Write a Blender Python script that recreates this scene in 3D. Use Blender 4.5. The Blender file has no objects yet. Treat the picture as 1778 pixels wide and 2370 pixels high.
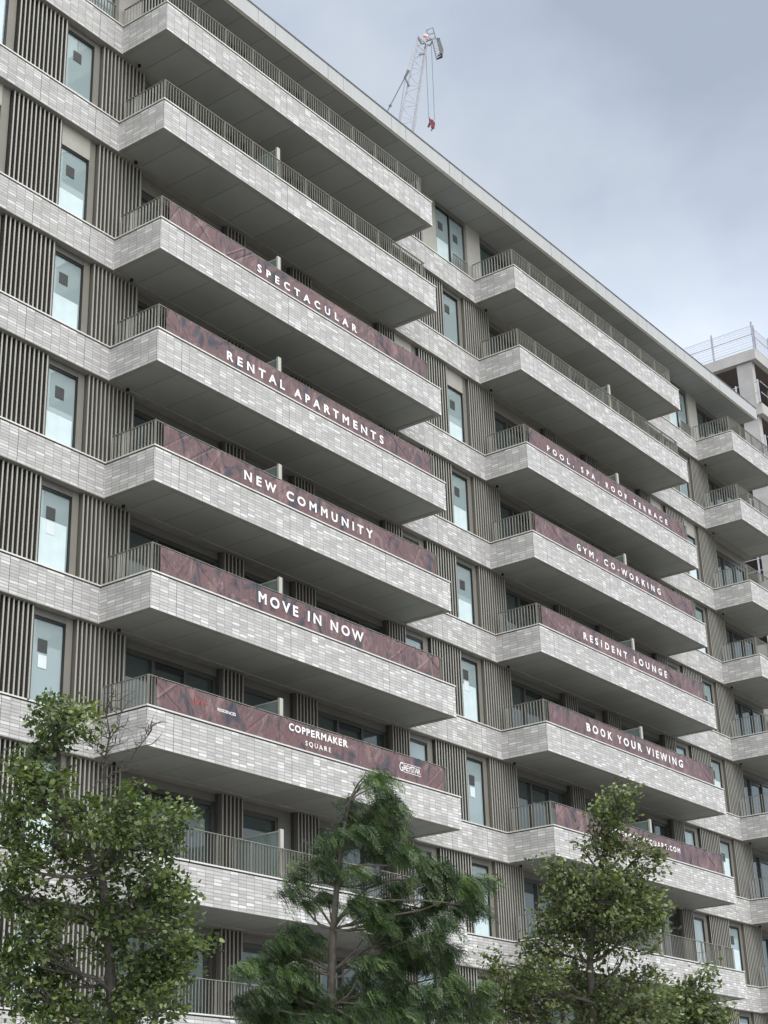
import bpy, bmesh, math, random
import numpy as np
from mathutils import Vector, Matrix
random.seed(7)
sc = bpy.context.scene
COL = sc.collection

# ------------------------------------------------------------------ camera
Z0 = 31.0                                   # height of the topmost brick band above the ground
F, YAW, PIT, ROLL = 3756.315, 0.94096, 0.40268, -0.03246
CAM = Vector((-24.3917, -25.9281, Z0 - 29.3557))
def axes():
    cy, sy, cp, sp = math.cos(YAW), math.sin(YAW), math.cos(PIT), math.sin(PIT)
    f = Vector((sy*cp, cy*cp, sp)); r = Vector((cy, -sy, 0)); u = r.cross(f)
    c, s = math.cos(ROLL), math.sin(ROLL)
    return c*r + s*u, -s*r + c*u, f
RT, UP, FW = axes()
cam = bpy.data.cameras.new('camera'); camo = bpy.data.objects.new('camera', cam); COL.objects.link(camo)
camo.matrix_world = Matrix(((RT.x, UP.x, -FW.x, CAM.x), (RT.y, UP.y, -FW.y, CAM.y), (RT.z, UP.z, -FW.z, CAM.z), (0, 0, 0, 1)))
cam.sensor_fit = 'VERTICAL'; cam.sensor_height = 36; cam.lens = 36*F/2370; cam.clip_end = 3000; cam.clip_start = 0.2
sc.camera = camo
def at(u, v, D):                            # a place in the world from a bearing and a distance
    return CAM + (RT*((u-889)/F) - UP*((v-1185)/F) + FW)*D

# ------------------------------------------------------------------ world, sun, exposure
SUN_EL, SUN_AZ = math.radians(55), math.radians(205)      # azimuth from +y, clockwise
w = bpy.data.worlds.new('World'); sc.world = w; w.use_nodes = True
nt = w.node_tree; N = nt.nodes; L = nt.links; N.clear()
def nd(t, **k):
    n = N.new(t)
    for a, b in k.items(): setattr(n, a, b)
    return n
out = nd('ShaderNodeOutputWorld'); bg = nd('ShaderNodeBackground'); bg2 = nd('ShaderNodeBackground'); mx = nd('ShaderNodeMixShader')
sky = nd('ShaderNodeTexSky', sky_type='NISHITA'); sky.sun_disc = False; sky.sun_elevation = SUN_EL; sky.sun_rotation = SUN_AZ
bg.inputs[1].default_value = 0.08; L.new(sky.outputs[0], bg.inputs[0])
tc = nd('ShaderNodeTexCoord'); mp = nd('ShaderNodeMapping'); mp.inputs['Scale'].default_value = (1, 1, 1.5); mp.inputs['Location'].default_value = (1.21, 7.63, 6.87)
L.new(tc.outputs['Generated'], mp.inputs[0])
n1 = nd('ShaderNodeTexNoise'); n1.inputs['Scale'].default_value = 3.6; n1.inputs['Detail'].default_value = 8.0; n1.inputs['Roughness'].default_value = 0.48; n1.inputs['Distortion'].default_value = 0.15
L.new(mp.outputs[0], n1.inputs['Vector'])
rp = nd('ShaderNodeValToRGB'); cr = rp.color_ramp
cr.elements[0].position = 0.38; cr.elements[0].color = (0.38, 0.435, 0.54, 1)
cr.elements[1].position = 0.63; cr.elements[1].color = (0.60, 0.655, 0.73, 1)
e = cr.elements.new(0.50); e.color = (0.475, 0.54, 0.64, 1)
L.new(n1.outputs[0], rp.inputs[0])
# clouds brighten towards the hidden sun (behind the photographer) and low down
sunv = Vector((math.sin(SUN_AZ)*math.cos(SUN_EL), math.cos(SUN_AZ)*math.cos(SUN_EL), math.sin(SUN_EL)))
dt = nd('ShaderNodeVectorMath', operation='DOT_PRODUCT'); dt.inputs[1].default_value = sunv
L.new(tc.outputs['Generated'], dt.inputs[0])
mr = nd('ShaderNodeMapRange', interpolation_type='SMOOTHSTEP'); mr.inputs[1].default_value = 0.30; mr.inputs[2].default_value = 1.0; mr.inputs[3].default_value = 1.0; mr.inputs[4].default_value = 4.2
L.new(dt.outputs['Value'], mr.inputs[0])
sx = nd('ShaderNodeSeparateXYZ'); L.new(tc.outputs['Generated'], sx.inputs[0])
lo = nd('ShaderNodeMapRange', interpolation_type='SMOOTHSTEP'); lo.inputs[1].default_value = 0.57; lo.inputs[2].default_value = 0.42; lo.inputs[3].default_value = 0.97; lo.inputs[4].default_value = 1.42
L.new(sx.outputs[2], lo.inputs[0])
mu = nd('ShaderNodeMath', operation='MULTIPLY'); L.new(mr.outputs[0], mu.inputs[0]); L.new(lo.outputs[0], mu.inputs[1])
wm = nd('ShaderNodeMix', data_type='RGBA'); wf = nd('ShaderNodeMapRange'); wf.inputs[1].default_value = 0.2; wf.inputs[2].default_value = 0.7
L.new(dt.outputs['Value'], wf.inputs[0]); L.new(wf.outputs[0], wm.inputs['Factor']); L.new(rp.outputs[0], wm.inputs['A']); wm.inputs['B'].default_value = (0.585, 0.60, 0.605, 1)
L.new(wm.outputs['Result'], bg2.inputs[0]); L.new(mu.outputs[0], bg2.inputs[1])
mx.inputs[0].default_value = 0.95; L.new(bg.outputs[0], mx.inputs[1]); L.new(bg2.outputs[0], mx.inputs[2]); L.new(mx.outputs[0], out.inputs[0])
sun = bpy.data.lights.new('sun', 'SUN'); sun.energy = 1.3; sun.angle = math.radians(25); sun.color = (1, 0.98, 0.95)
so = bpy.data.objects.new('sun', sun); COL.objects.link(so); so.rotation_euler = sunv.to_track_quat('Z', 'Y').to_euler()
so.location = (0, -30, 60)
sc.view_settings.view_transform = 'Standard'; sc.view_settings.look = 'None'; sc.view_settings.gamma = 1; sc.view_settings.exposure = 0.25
sc.view_settings.use_curve_mapping = False
sc.render.engine = 'CYCLES'
sc.cycles.max_bounces = 6; sc.cycles.transparent_max_bounces = 12

# ------------------------------------------------------------------ materials
def mat(name):
    m = bpy.data.materials.new(name); m.use_nodes = True
    return m, m.node_tree.nodes, m.node_tree.links, m.node_tree.nodes['Principled BSDF']
def plain(name, col, rough=0.6, metal=0.0, noise=0.12, scale=3.0, bump=0.0, streak=False, spec=0.5):
    m, n, l, p = mat(name)
    p.inputs['Roughness'].default_value = rough; p.inputs['Metallic'].default_value = metal; p.inputs['Specular IOR Level'].default_value = spec
    tc = n.new('ShaderNodeTexCoord'); mp = n.new('ShaderNodeMapping'); l.new(tc.outputs['Object'], mp.inputs[0])
    if streak: mp.inputs['Scale'].default_value = (3, 3, 0.35)
    nz = n.new('ShaderNodeTexNoise'); nz.inputs['Scale'].default_value = scale; nz.inputs['Detail'].default_value = 5; l.new(mp.outputs[0], nz.inputs['Vector'])
    r = n.new('ShaderNodeValToRGB'); r.color_ramp.elements[0].position = 0.3; r.color_ramp.elements[1].position = 0.7
    r.color_ramp.elements[0].color = tuple(c*(1-noise) for c in col)+(1,); r.color_ramp.elements[1].color = tuple(min(1, c*(1+noise)) for c in col)+(1,)
    l.new(nz.outputs[0], r.inputs[0]); l.new(r.outputs[0], p.inputs['Base Color'])
    if bump:
        b = n.new('ShaderNodeBump'); b.inputs['Strength'].default_value = bump; b.inputs['Distance'].default_value = 0.01
        n2 = n.new('ShaderNodeTexNoise'); n2.inputs['Scale'].default_value = scale*12; l.new(tc.outputs['Object'], n2.inputs['Vector'])
        l.new(n2.outputs[0], b.inputs['Height']); l.new(b.outputs[0], p.inputs['Normal'])
    return m
def mth(n, l, op, a, b=None, c=None):
    x = n.new('ShaderNodeMath'); x.operation = op
    for i, v in enumerate((a, b, c)):
        if v is None: continue
        if isinstance(v, (int, float)): x.inputs[i].default_value = v
        else: l.new(v, x.inputs[i])
    return x.outputs[0]
def brick_mat(name, pitch, off, bw):
    m, n, l, p = mat(name)
    uv = n.new('ShaderNodeTexCoord'); mp = n.new('ShaderNodeMapping'); l.new(uv.outputs['UV'], mp.inputs[0])
    bt = n.new('ShaderNodeTexBrick'); bt.offset = 0.0; bt.offset_frequency = 2; mp.inputs['Location'].default_value = (-off, 0.055+0.0785*40, 0)
    l.new(mp.outputs[0], bt.inputs['Vector'])
    bt.inputs['Scale'].default_value = 1.0; bt.inputs['Brick Width'].default_value = bw; bt.inputs['Row Height'].default_value = 0.0785
    bt.inputs['Mortar Size'].default_value = 0.008; bt.inputs['Mortar Smooth'].default_value = 0.2; bt.inputs['Bias'].default_value = 0.0
    bt.inputs['Color1'].default_value = (0, 0, 0, 1); bt.inputs['Color2'].default_value = (1, 1, 1, 1); bt.inputs['Mortar'].default_value = (0.5, 0.5, 0.5, 1)
    # clouds of lighter and darker bricks over the laid wall
    nz = n.new('ShaderNodeTexNoise'); nz.inputs['Scale'].default_value = 2.6; nz.inputs['Detail'].default_value = 2; l.new(mp.outputs[0], nz.inputs['Vector'])
    t = mth(n, l, 'MULTIPLY_ADD', nz.outputs[0], 0.40, -0.20)
    sep = n.new('ShaderNodeSeparateColor'); l.new(bt.outputs['Color'], sep.inputs[0])
    s = mth(n, l, 'ADD', sep.outputs[0], t)
    r = n.new('ShaderNodeValToRGB'); el = r.color_ramp.elements
    el[0].position = 0.0; el[0].color = (0.345, 0.335, 0.33, 1); el[1].position = 1.05-.05; el[1].color = (0.585, 0.58, 0.573, 1)
    a = el.new(0.40); a.color = (0.39, 0.38, 0.373, 1); a = el.new(0.72); a.color = (0.45, 0.442, 0.436, 1); a = el.new(0.88); a.color = (0.505, 0.498, 0.492, 1)
    l.new(s, r.inputs[0])
    mixm = n.new('ShaderNodeMix'); mixm.data_type = 'RGBA'; l.new(bt.outputs['Fac'], mixm.inputs['Factor']); l.new(r.outputs[0], mixm.inputs['A'])
    mixm.inputs['B'].default_value = (0.24, 0.232, 0.225, 1)
    # fine streaks in the slips, and weather stains
    n3 = n.new('ShaderNodeTexNoise'); n3.inputs['Scale'].default_value = 1.0; n3.inputs['Detail'].default_value = 4
    mp3 = n.new('ShaderNodeMapping'); mp3.inputs['Scale'].default_value = (9, 60, 1); l.new(uv.outputs['UV'], mp3.inputs[0]); l.new(mp3.outputs[0], n3.inputs['Vector'])
    f3 = mth(n, l, 'MULTIPLY_ADD', n3.outputs[0], 0.34, 0.83)
    n4 = n.new('ShaderNodeTexNoise'); n4.inputs['Scale'].default_value = 1.0; n4.inputs['Detail'].default_value = 3
    mp4 = n.new('ShaderNodeMapping'); mp4.inputs['Scale'].default_value = (2.2, 0.35, 1); l.new(uv.outputs['UV'], mp4.inputs[0]); l.new(mp4.outputs[0], n4.inputs['Vector'])
    f4 = mth(n, l, 'MULTIPLY_ADD', n4.outputs[0], 0.34, 0.84)
    f = mth(n, l, 'MULTIPLY', f3, f4)
    # movement joints between the precast panels
    sx = n.new('ShaderNodeSeparateXYZ'); l.new(uv.outputs['UV'], sx.inputs[0])
    u = mth(n, l, 'DIVIDE', mth(n, l, 'SUBTRACT', sx.outputs[0], off), pitch)
    fr = mth(n, l, 'FRACT', mth(n, l, 'ADD', u, 0.5)); d = mth(n, l, 'ABSOLUTE', mth(n, l, 'SUBTRACT', fr, 0.5))
    j = mth(n, l, 'LESS_THAN', d, 0.0075/pitch)
    f = mth(n, l, 'MULTIPLY', f, mth(n, l, 'MULTIPLY_ADD', j, -0.62, 1.0))
    vm = n.new('ShaderNodeVectorMath'); vm.operation = 'SCALE'; l.new(mixm.outputs['Result'], vm.inputs[0]); l.new(f, vm.inputs['Scale'])
    l.new(vm.outputs[0], p.inputs['Base Color'])
    p.inputs['Roughness'].default_value = 0.62; p.inputs['Specular IOR Level'].default_value = 0.35
    b = n.new('ShaderNodeBump'); b.inputs['Strength'].default_value = 0.7; b.inputs['Distance'].default_value = 0.006
    h = mth(n, l, 'ADD', mth(n, l, 'SUBTRACT', 1.0, bt.outputs['Fac']), mth(n, l, 'MULTIPLY', n3.outputs[0], 0.5))
    h = mth(n, l, 'SUBTRACT', h, j)
    l.new(h, b.inputs['Height']); l.new(b.outputs[0], p.inputs['Normal'])
    return m
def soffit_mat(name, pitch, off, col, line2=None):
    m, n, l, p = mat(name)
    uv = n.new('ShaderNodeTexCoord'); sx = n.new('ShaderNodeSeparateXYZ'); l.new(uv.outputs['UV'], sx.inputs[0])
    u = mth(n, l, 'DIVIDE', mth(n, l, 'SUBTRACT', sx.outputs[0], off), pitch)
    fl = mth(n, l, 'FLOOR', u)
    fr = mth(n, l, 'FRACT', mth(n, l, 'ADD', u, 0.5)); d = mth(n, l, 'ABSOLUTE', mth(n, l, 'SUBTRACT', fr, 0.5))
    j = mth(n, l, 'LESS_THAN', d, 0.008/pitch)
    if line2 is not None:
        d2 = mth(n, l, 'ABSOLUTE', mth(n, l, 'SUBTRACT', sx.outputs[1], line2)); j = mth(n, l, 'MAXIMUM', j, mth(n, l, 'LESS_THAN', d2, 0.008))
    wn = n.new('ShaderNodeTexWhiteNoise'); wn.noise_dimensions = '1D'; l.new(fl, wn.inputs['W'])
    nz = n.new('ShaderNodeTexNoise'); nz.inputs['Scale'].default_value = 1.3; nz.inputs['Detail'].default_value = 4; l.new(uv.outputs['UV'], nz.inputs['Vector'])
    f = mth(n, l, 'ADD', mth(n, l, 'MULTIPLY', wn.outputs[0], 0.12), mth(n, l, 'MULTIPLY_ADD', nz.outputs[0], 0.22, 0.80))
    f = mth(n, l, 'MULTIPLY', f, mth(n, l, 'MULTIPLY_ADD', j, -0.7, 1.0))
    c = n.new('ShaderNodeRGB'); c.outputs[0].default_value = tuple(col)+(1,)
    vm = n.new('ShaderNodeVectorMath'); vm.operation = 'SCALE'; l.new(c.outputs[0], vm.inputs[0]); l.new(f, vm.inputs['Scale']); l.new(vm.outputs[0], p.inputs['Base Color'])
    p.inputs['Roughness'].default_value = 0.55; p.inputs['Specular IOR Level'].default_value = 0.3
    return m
def glass_mat(name, tint, haze, hazecol):
    m, n, l, p = mat(name); n.remove(p); o = n['Material Output']
    tr = n.new('ShaderNodeBsdfTransparent'); tr.inputs[0].default_value = tint+(1,)
    df = n.new('ShaderNodeBsdfDiffuse'); df.inputs[0].default_value = hazecol+(1,)
    gl = n.new('ShaderNodeBsdfGlossy'); gl.inputs['Roughness'].default_value = 0.015; gl.inputs[0].default_value = (0.86, 0.95, 0.95, 1)
    tc = n.new('ShaderNodeTexCoord'); nz = n.new('ShaderNodeTexNoise'); nz.inputs['Scale'].default_value = 0.8; l.new(tc.outputs['Object'], nz.inputs['Vector'])
    b = n.new('ShaderNodeBump'); b.inputs['Strength'].default_value = 0.12; b.inputs['Distance'].default_value = 0.02; l.new(nz.outputs[0], b.inputs['Height']); l.new(b.outputs[0], gl.inputs['Normal'])
    m1 = n.new('ShaderNodeMixShader'); m1.inputs[0].default_value = haze; l.new(tr.outputs[0], m1.inputs[1]); l.new(df.outputs[0], m1.inputs[2])
    fr = n.new('ShaderNodeFresnel'); fr.inputs[0].default_value = 1.9
    m2 = n.new('ShaderNodeMixShader'); l.new(fr.outputs[0], m2.inputs[0]); l.new(m1.outputs[0], m2.inputs[1]); l.new(gl.outputs[0], m2.inputs[2])
    l.new(m2.outputs[0], o.inputs[0])
    return m
def banner_mat():
    m, n, l, p = mat('banner_print')
    uv = n.new('ShaderNodeTexCoord'); mp = n.new('ShaderNodeMapping'); mp.inputs['Rotation'].default_value = (0, 0, 0.5); mp.inputs['Scale'].default_value = (1.0, 0.55, 1)
    l.new(uv.outputs['UV'], mp.inputs[0])
    nz = n.new('ShaderNodeTexNoise'); nz.inputs['Scale'].default_value = 2.1; nz.inputs['Detail'].default_value = 8; nz.inputs['Roughness'].default_value = 0.66; nz.inputs['Distortion'].default_value = 1.4
    l.new(mp.outputs[0], nz.inputs['Vector'])
    r = n.new('ShaderNodeValToRGB'); el = r.color_ramp.elements
    el[0].position = 0.34; el[0].color = (0.026, 0.026, 0.038, 1); el[1].position = 0.68; el[1].color = (0.195, 0.085, 0.068, 1)
    for q, c in ((0.43, (0.062, 0.050, 0.060)), (0.49, (0.145, 0.072, 0.070)), (0.54, (0.090, 0.055, 0.062)), (0.61, (0.185, 0.122, 0.122))):
        a = el.new(q); a.color = c+(1,)
    l.new(nz.outputs[0], r.inputs[0])
    n2 = n.new('ShaderNodeTexNoise'); n2.inputs['Scale'].default_value = 1; n2.inputs['Detail'].default_value = 3
    mp2 = n.new('ShaderNodeMapping'); mp2.inputs['Scale'].default_value = (22, 1.6, 1); l.new(uv.outputs['UV'], mp2.inputs[0]); l.new(mp2.outputs[0], n2.inputs['Vector'])
    f = mth(n, l, 'MULTIPLY_ADD', n2.outputs[0], 0.7, 0.65)
    vm = n.new('ShaderNodeVectorMath'); vm.operation = 'SCALE'; l.new(r.outputs[0], vm.inputs[0]); l.new(f, vm.inputs['Scale']); l.new(vm.outputs[0], p.inputs['Base Color'])
    p.inputs['Roughness'].default_value = 0.42; p.inputs['Specular IOR Level'].default_value = 0.4
    return m
def leaf_mat(name, col, trans=0.3):
    m, n, l, p = mat(name); o = n['Material Output']
    tc = n.new('ShaderNodeTexCoord'); nz = n.new('ShaderNodeTexNoise'); nz.inputs['Scale'].default_value = 2.5; l.new(tc.outputs['Object'], nz.inputs['Vector'])
    r = n.new('ShaderNodeValToRGB'); r.color_ramp.elements[0].position = 0.3; r.color_ramp.elements[1].position = 0.7
    r.color_ramp.elements[0].color = (col[0]*0.75, col[1]*0.78, col[2]*0.8, 1); r.color_ramp.elements[1].color = (col[0]*1.3, col[1]*1.22, col[2]*1.1, 1)
    l.new(nz.outputs[0], r.inputs[0]); l.new(r.outputs[0], p.inputs['Base Color']); p.inputs['Roughness'].default_value = 0.45
    t = n.new('ShaderNodeBsdfTranslucent'); t.inputs[0].default_value = (col[0]*1.5, col[1]*1.7, col[2]*0.9, 1)
    mxx = n.new('ShaderNodeMixShader'); mxx.inputs[0].default_value = trans; l.new(p.outputs[0], mxx.inputs[1]); l.new(t.outputs[0], mxx.inputs[2]); l.new(mxx.outputs[0], o.inputs[0])
    return m
M = {}
M['brick'] = brick_mat('pale_brick', 1.85, -0.83, 1.85/7)
M['brickb'] = brick_mat('pale_brick_balcony', 4.06, 0.84, 4.06/15)
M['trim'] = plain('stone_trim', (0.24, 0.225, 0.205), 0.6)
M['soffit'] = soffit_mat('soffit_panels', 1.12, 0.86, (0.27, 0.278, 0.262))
M['roofsoffit'] = soffit_mat('roof_soffit_panels', 1.087, 4.9, (0.26, 0.268, 0.262), -0.90)
M['dark'] = plain('dark_gap', (0.02, 0.019, 0.018), 0.7)
M['coping'] = plain('metal_coping', (0.62, 0.60, 0.56), 0.4, 0.3, 0.08)
M['fascia'] = plain('roof_fascia', (0.36, 0.362, 0.362), 0.5, 0.0, 0.06, streak=True)
M['capping'] = plain('roof_capping', (0.09, 0.085, 0.095), 0.5)
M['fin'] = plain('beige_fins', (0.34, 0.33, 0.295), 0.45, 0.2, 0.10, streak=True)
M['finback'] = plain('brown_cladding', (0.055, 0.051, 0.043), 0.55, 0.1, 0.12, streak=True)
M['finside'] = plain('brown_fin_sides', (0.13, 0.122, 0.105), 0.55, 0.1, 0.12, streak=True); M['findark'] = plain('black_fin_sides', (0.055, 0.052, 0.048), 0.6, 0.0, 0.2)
M['finsmall'] = plain('dark_fins', (0.24, 0.225, 0.20), 0.5, 0.2, 0.1, streak=True)
M['panel'] = plain('pale_panel', (0.33, 0.315, 0.28), 0.5, 0.1, 0.05)
M['pier'] = plain('grey_pier', (0.17, 0.16, 0.135), 0.5, 0.15, 0.08)
M['lintel'] = plain('grey_lintel', (0.12, 0.115, 0.105), 0.5, 0.15, 0.08)
M['frame'] = plain('dark_frame', (0.012, 0.012, 0.013), 0.35, 0.3)
M['doorframe'] = plain('bronze_frame', (0.06, 0.057, 0.052), 0.4, 0.3)
M['rail'] = plain('railing_metal', (0.235, 0.23, 0.20), 0.42, 0.3, 0.1)
M['post'] = plain('post_metal', (0.42, 0.41, 0.36), 0.4, 0.3, 0.05)
M['glass'] = glass_mat('window_glass', (0.66, 0.80, 0.78), 0.42, (0.56, 0.69, 0.71))
M['doorglass'] = glass_mat('door_glass', (0.30, 0.36, 0.35), 0.18, (0.20, 0.26, 0.26))
M['screen'] = glass_mat('frosted_glass', (0.6, 0.68, 0.66), 0.55, (0.26, 0.33, 0.32))
M['film'] = plain('protective_film', (0.49, 0.585, 0.60), 0.2, 0, 0.06)
M['paper'] = plain('notice_paper', (0.035, 0.038, 0.036), 0.5)
M['white'] = plain('white_board', (0.55, 0.60, 0.61), 0.5, 0, 0.04)
M['room'] = plain('room_plaster', (0.72, 0.73, 0.70), 0.8, 0, 0.05)
M['banner'] = banner_mat()
M['letter'] = plain('banner_letters', (0.72, 0.70, 0.70), 0.5, 0, 0.03)
M['redprint'] = plain('banner_red', (0.30, 0.06, 0.05), 0.5, 0, 0.05)
M['concrete'] = plain('raw_concrete', (0.37, 0.36, 0.345), 0.8, 0, 0.14, 0.9, 0.3)
M['concdark'] = plain('shaded_concrete', (0.13, 0.105, 0.095), 0.85, 0, 0.2, 0.8)  # darker copy of the concrete: shade inside the open floors put into its colour
M['steel'] = plain('galvanised_steel', (0.34, 0.34, 0.38), 0.4, 0.4)
M['mesh'] = plain('edge_protection', (0.42, 0.42, 0.47), 0.5, 0.2)
M['crane'] = plain('crane_white', (0.50, 0.495, 0.55), 0.45, 0.1)
M['cranegrey'] = plain('crane_grey', (0.17, 0.185, 0.20), 0.5, 0.2)
M['cranered'] = plain('crane_red', (0.22, 0.05, 0.07), 0.45)
M['cranepink'] = plain('crane_lamp', (0.78, 0.42, 0.44), 0.4)
M['bark'] = plain('bark', (0.075, 0.066, 0.058), 0.9, 0, 0.3, 14, 0.6)
M['barkpale'] = plain('bark_pale', (0.13, 0.112, 0.095), 0.85, 0, 0.3, 14, 0.5)

# ------------------------------------------------------------------ mesh building
class MB:
    def __init__(s): s.v = []; s.f = []; s.uv = []; s.m = []; s.mats = []
    def mi(s, m):
        if m not in s.mats: s.mats.append(m)
        return s.mats.index(m)
    def face(s, pts, m, uv=None):
        i = len(s.v); s.v += [tuple(p) for p in pts]; s.f.append(tuple(range(i, i+len(pts))))
        if uv is None:
            a, b, c = Vector(pts[0]), Vector(pts[1]), Vector(pts[2]); n = (b-a).cross(c-b)
            ax = max(range(3), key=lambda k: abs(n[k]))
            if ax == 0: uv = [(p[1], p[2]) for p in pts]
            elif ax == 1: uv = [(p[0], p[2]) for p in pts]
            else: uv = [(p[0], p[1]) for p in pts]
        s.uv += [tuple(q) for q in uv]; s.m.append(s.mi(m))
    def box(s, x0, x1, y0, y1, z0, z1, m, skip='', uo=0.0, vo=0.0, side=None):
        P = [(x0,y0,z0),(x1,y0,z0),(x1,y1,z0),(x0,y1,z0),(x0,y0,z1),(x1,y0,z1),(x1,y1,z1),(x0,y1,z1)]
        for k, idx in (('b',(0,3,2,1)),('t',(4,5,6,7)),('f',(0,1,5,4)),('k',(2,3,7,6)),('l',(3,0,4,7)),('r',(1,2,6,5))):
            if k in skip: continue
            pts = [P[i] for i in idx]
            if k in 'fk': uv = [(p[0]-uo, p[2]-vo) for p in pts]
            elif k in 'lr': uv = [(p[1], p[2]-vo) for p in pts]
            else: uv = [(p[0]-uo, p[1]) for p in pts]
            mm = m
            if side and k in side: mm = side[k]
            s.face(pts, mm, uv)
    def bar(s, a, b, w, m, h=None):
        a, b = Vector(a), Vector(b); d = (b-a).normalized(); h = h or w
        r = d.cross(Vector((0,0,1)));
        if r.length < 1e-3: r = Vector((1,0,0))
        r.normalize(); u = r.cross(d)
        q = [(-w/2,-h/2),(w/2,-h/2),(w/2,h/2),(-w/2,h/2)]
        A = [a+r*x+u*y for x, y in q]; B = [b+r*x+u*y for x, y in q]
        for i in range(4): s.face([A[i], A[(i+1)%4], B[(i+1)%4], B[i]], m)
        s.face(A[::-1], m); s.face(B, m)
    def tube(s, pts, rad, m, n=6):
        pts = [Vector(p) for p in pts]; rings = []
        for i, p in enumerate(pts):
            d = (pts[min(i+1, len(pts)-1)] - pts[max(i-1, 0)]).normalized()
            r = d.cross(Vector((0.31, 0.2, 0.93)))
            if r.length < 1e-3: r = Vector((1,0,0))
            r.normalize(); u = r.cross(d); rr = rad[i] if hasattr(rad, '__len__') else rad
            base = len(s.v)
            for k in range(n):
                a = 2*math.pi*k/n; s.v.append(tuple(p + r*math.cos(a)*rr + u*math.sin(a)*rr))
            rings.append(base)
        for i in range(len(rings)-1):
            for k in range(n):
                s.f.append((rings[i]+k, rings[i]+(k+1)%n, rings[i+1]+(k+1)%n, rings[i+1]+k)); s.uv += [(0,0),(1,0),(1,1),(0,1)]; s.m.append(s.mi(m))
        for b, o in ((rings[0], -1), (rings[-1], 1)):
            s.f.append(tuple(range(b, b+n))[::o]); s.uv += [(0,0)]*n; s.m.append(s.mi(m))
    def mesh(s, name):
        me = bpy.data.meshes.new(name); me.from_pydata(s.v, [], s.f)
        ul = me.uv_layers.new(name='UVMap'); ul.data.foreach_set('uv', [c for q in s.uv for c in q])
        for m in s.mats: me.materials.append(M[m])
        me.polygons.foreach_set('material_index', s.m); me.update()
        return me
    def build(s, name, parent=None, loc=None):
        o = bpy.data.objects.new(name, s.mesh(name)); COL.objects.link(o)
        if loc: o.location = loc
        if parent: o.parent = parent
        return o
def tag(o, label=None, cat=None, group=None, kind=None):
    for k, v in (('label', label), ('category', cat), ('group', group), ('kind', kind)):
        if v: o[k] = v
    return o
def empty(name, loc=(0,0,0)):
    o = bpy.data.objects.new(name, None); COL.objects.link(o); o.location = loc; o.empty_display_size = 0.5; return o
def inst(name, me, parent, loc=(0,0,0)):
    o = bpy.data.objects.new(name, me); COL.objects.link(o); o.location = loc; o.parent = parent; return o

# ------------------------------------------------------------------ ground
M['paving'] = plain('paving', (0.30, 0.29, 0.27), 0.85, 0, 0.15, 2, 0.3)
M['asphalt'] = plain('asphalt', (0.055, 0.055, 0.057), 0.9, 0, 0.2, 4, 0.4)
M['ground'] = plain('open_ground', (0.20, 0.20, 0.17), 0.9, 0, 0.2, 0.3)
M['paint'] = plain('road_paint', (0.75, 0.75, 0.72), 0.7, 0, 0.1, 6)
g = MB(); g.face([(-1500,-1500,0),(1500,-1500,0),(1500,1500,0),(-1500,1500,0)], 'ground'); tag(g.build('ground'), kind='structure')
g = MB(); g.box(-120,140,-26.8,-14.0,-0.3,0.14,'paving'); tag(g.build('pavement'), kind='structure')
g = MB(); g.box(-120,140,-13.99,-0.6,-0.3,0.10,'paving'); tag(g.build('forecourt'), kind='structure')
g = MB(); g.face([(-120,-38,0.012),(140,-38,0.012),(140,-26.81,0.012),(-120,-26.81,0.012)],'asphalt'); tag(g.build('road'), kind='structure')
g = MB()
for i in range(60): g.face([(-118+i*4.2,-32.5,0.018),(-116+i*4.2,-32.5,0.018),(-116+i*4.2,-32.38,0.018),(-118+i*4.2,-32.38,0.018)],'paint')
tag(g.build('road_marking'), kind='structure')

# ------------------------------------------------------------------ the apartment building
ZB = [Z0 + z for z in (0, -3.126, -6.701, -9.818, -12.946, -16.063, -19.207, -22.40, -25.56, -28.72)]
H = 0.918; D = 1.616; P = 16.9; XL = -P-1.0; XR = 38.3
ZR = Z0 + 2.35
bld = tag(empty('apartment_building', (0, 0, 0)), 'long pale brick apartment block with stacked projecting balconies and beige fins', 'building')
NB = len(ZB)
for k, zb in enumerate(ZB):
    b = MB()
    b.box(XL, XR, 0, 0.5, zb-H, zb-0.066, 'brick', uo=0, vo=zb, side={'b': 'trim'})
    b.box(XL+.02, XR-.02, 0.02, 0.5, zb-0.066, zb-0.033, 'dark', 'bt')  # shadow line under the coping, painted near-black in the recess
    b.box(XL, XR, -0.012, 0.3, zb-H-0.022, zb-H-0.002, 'trim')
    o = b.build('brick_band', bld)
    c = MB(); c.box(XL, XR+.02, -0.02, 0.5, zb-0.033, zb, 'coping'); c.build('coping', o)
# end wall, roof deck and back of the block
b = MB()
b.box(XR-0.01, XR+0.0, 0.5, 16, 0.1, ZR, 'brick')
b.box(XL, XL+0.25, 0.51, 16, 0.1, ZR, 'brick'); b.box(XL, XR, 16.01, 16.3, 0.1, ZR, 'brick')
b.box(XR-0.25, XR-0.02, 0.51, 16, 0.1, ZR, 'brick')
b.build('end_wall', bld)
r = MB()
RY = -1.05
r.box(XL-0.5, XR-0.05, RY, 16.8, ZR, ZR+0.53, 'fascia', side={'b': 'roofsoffit'})
ro = r.build('roof', bld)
c = MB(); c.box(XL-0.52, XR-0.03, RY-0.02, 16.82, ZR+0.532, ZR+0.575, 'capping'); c.build('roof_capping', ro)
c = MB()
for i in range(-6, 10):
    for dx in (0, 0.77):
        x = 4.31+i*3.27+dx
        if x < XR-.3: c.box(x-0.006, x+0.006, RY-0.003, RY+0.02, ZR+0.002, ZR+0.53, 'lintel')
c.box(XL-0.5, XR-0.05, RY-0.004, RY+0.12, ZR-0.012, ZR-0.002, 'coping')
c.build('fascia_joint', ro)

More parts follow.
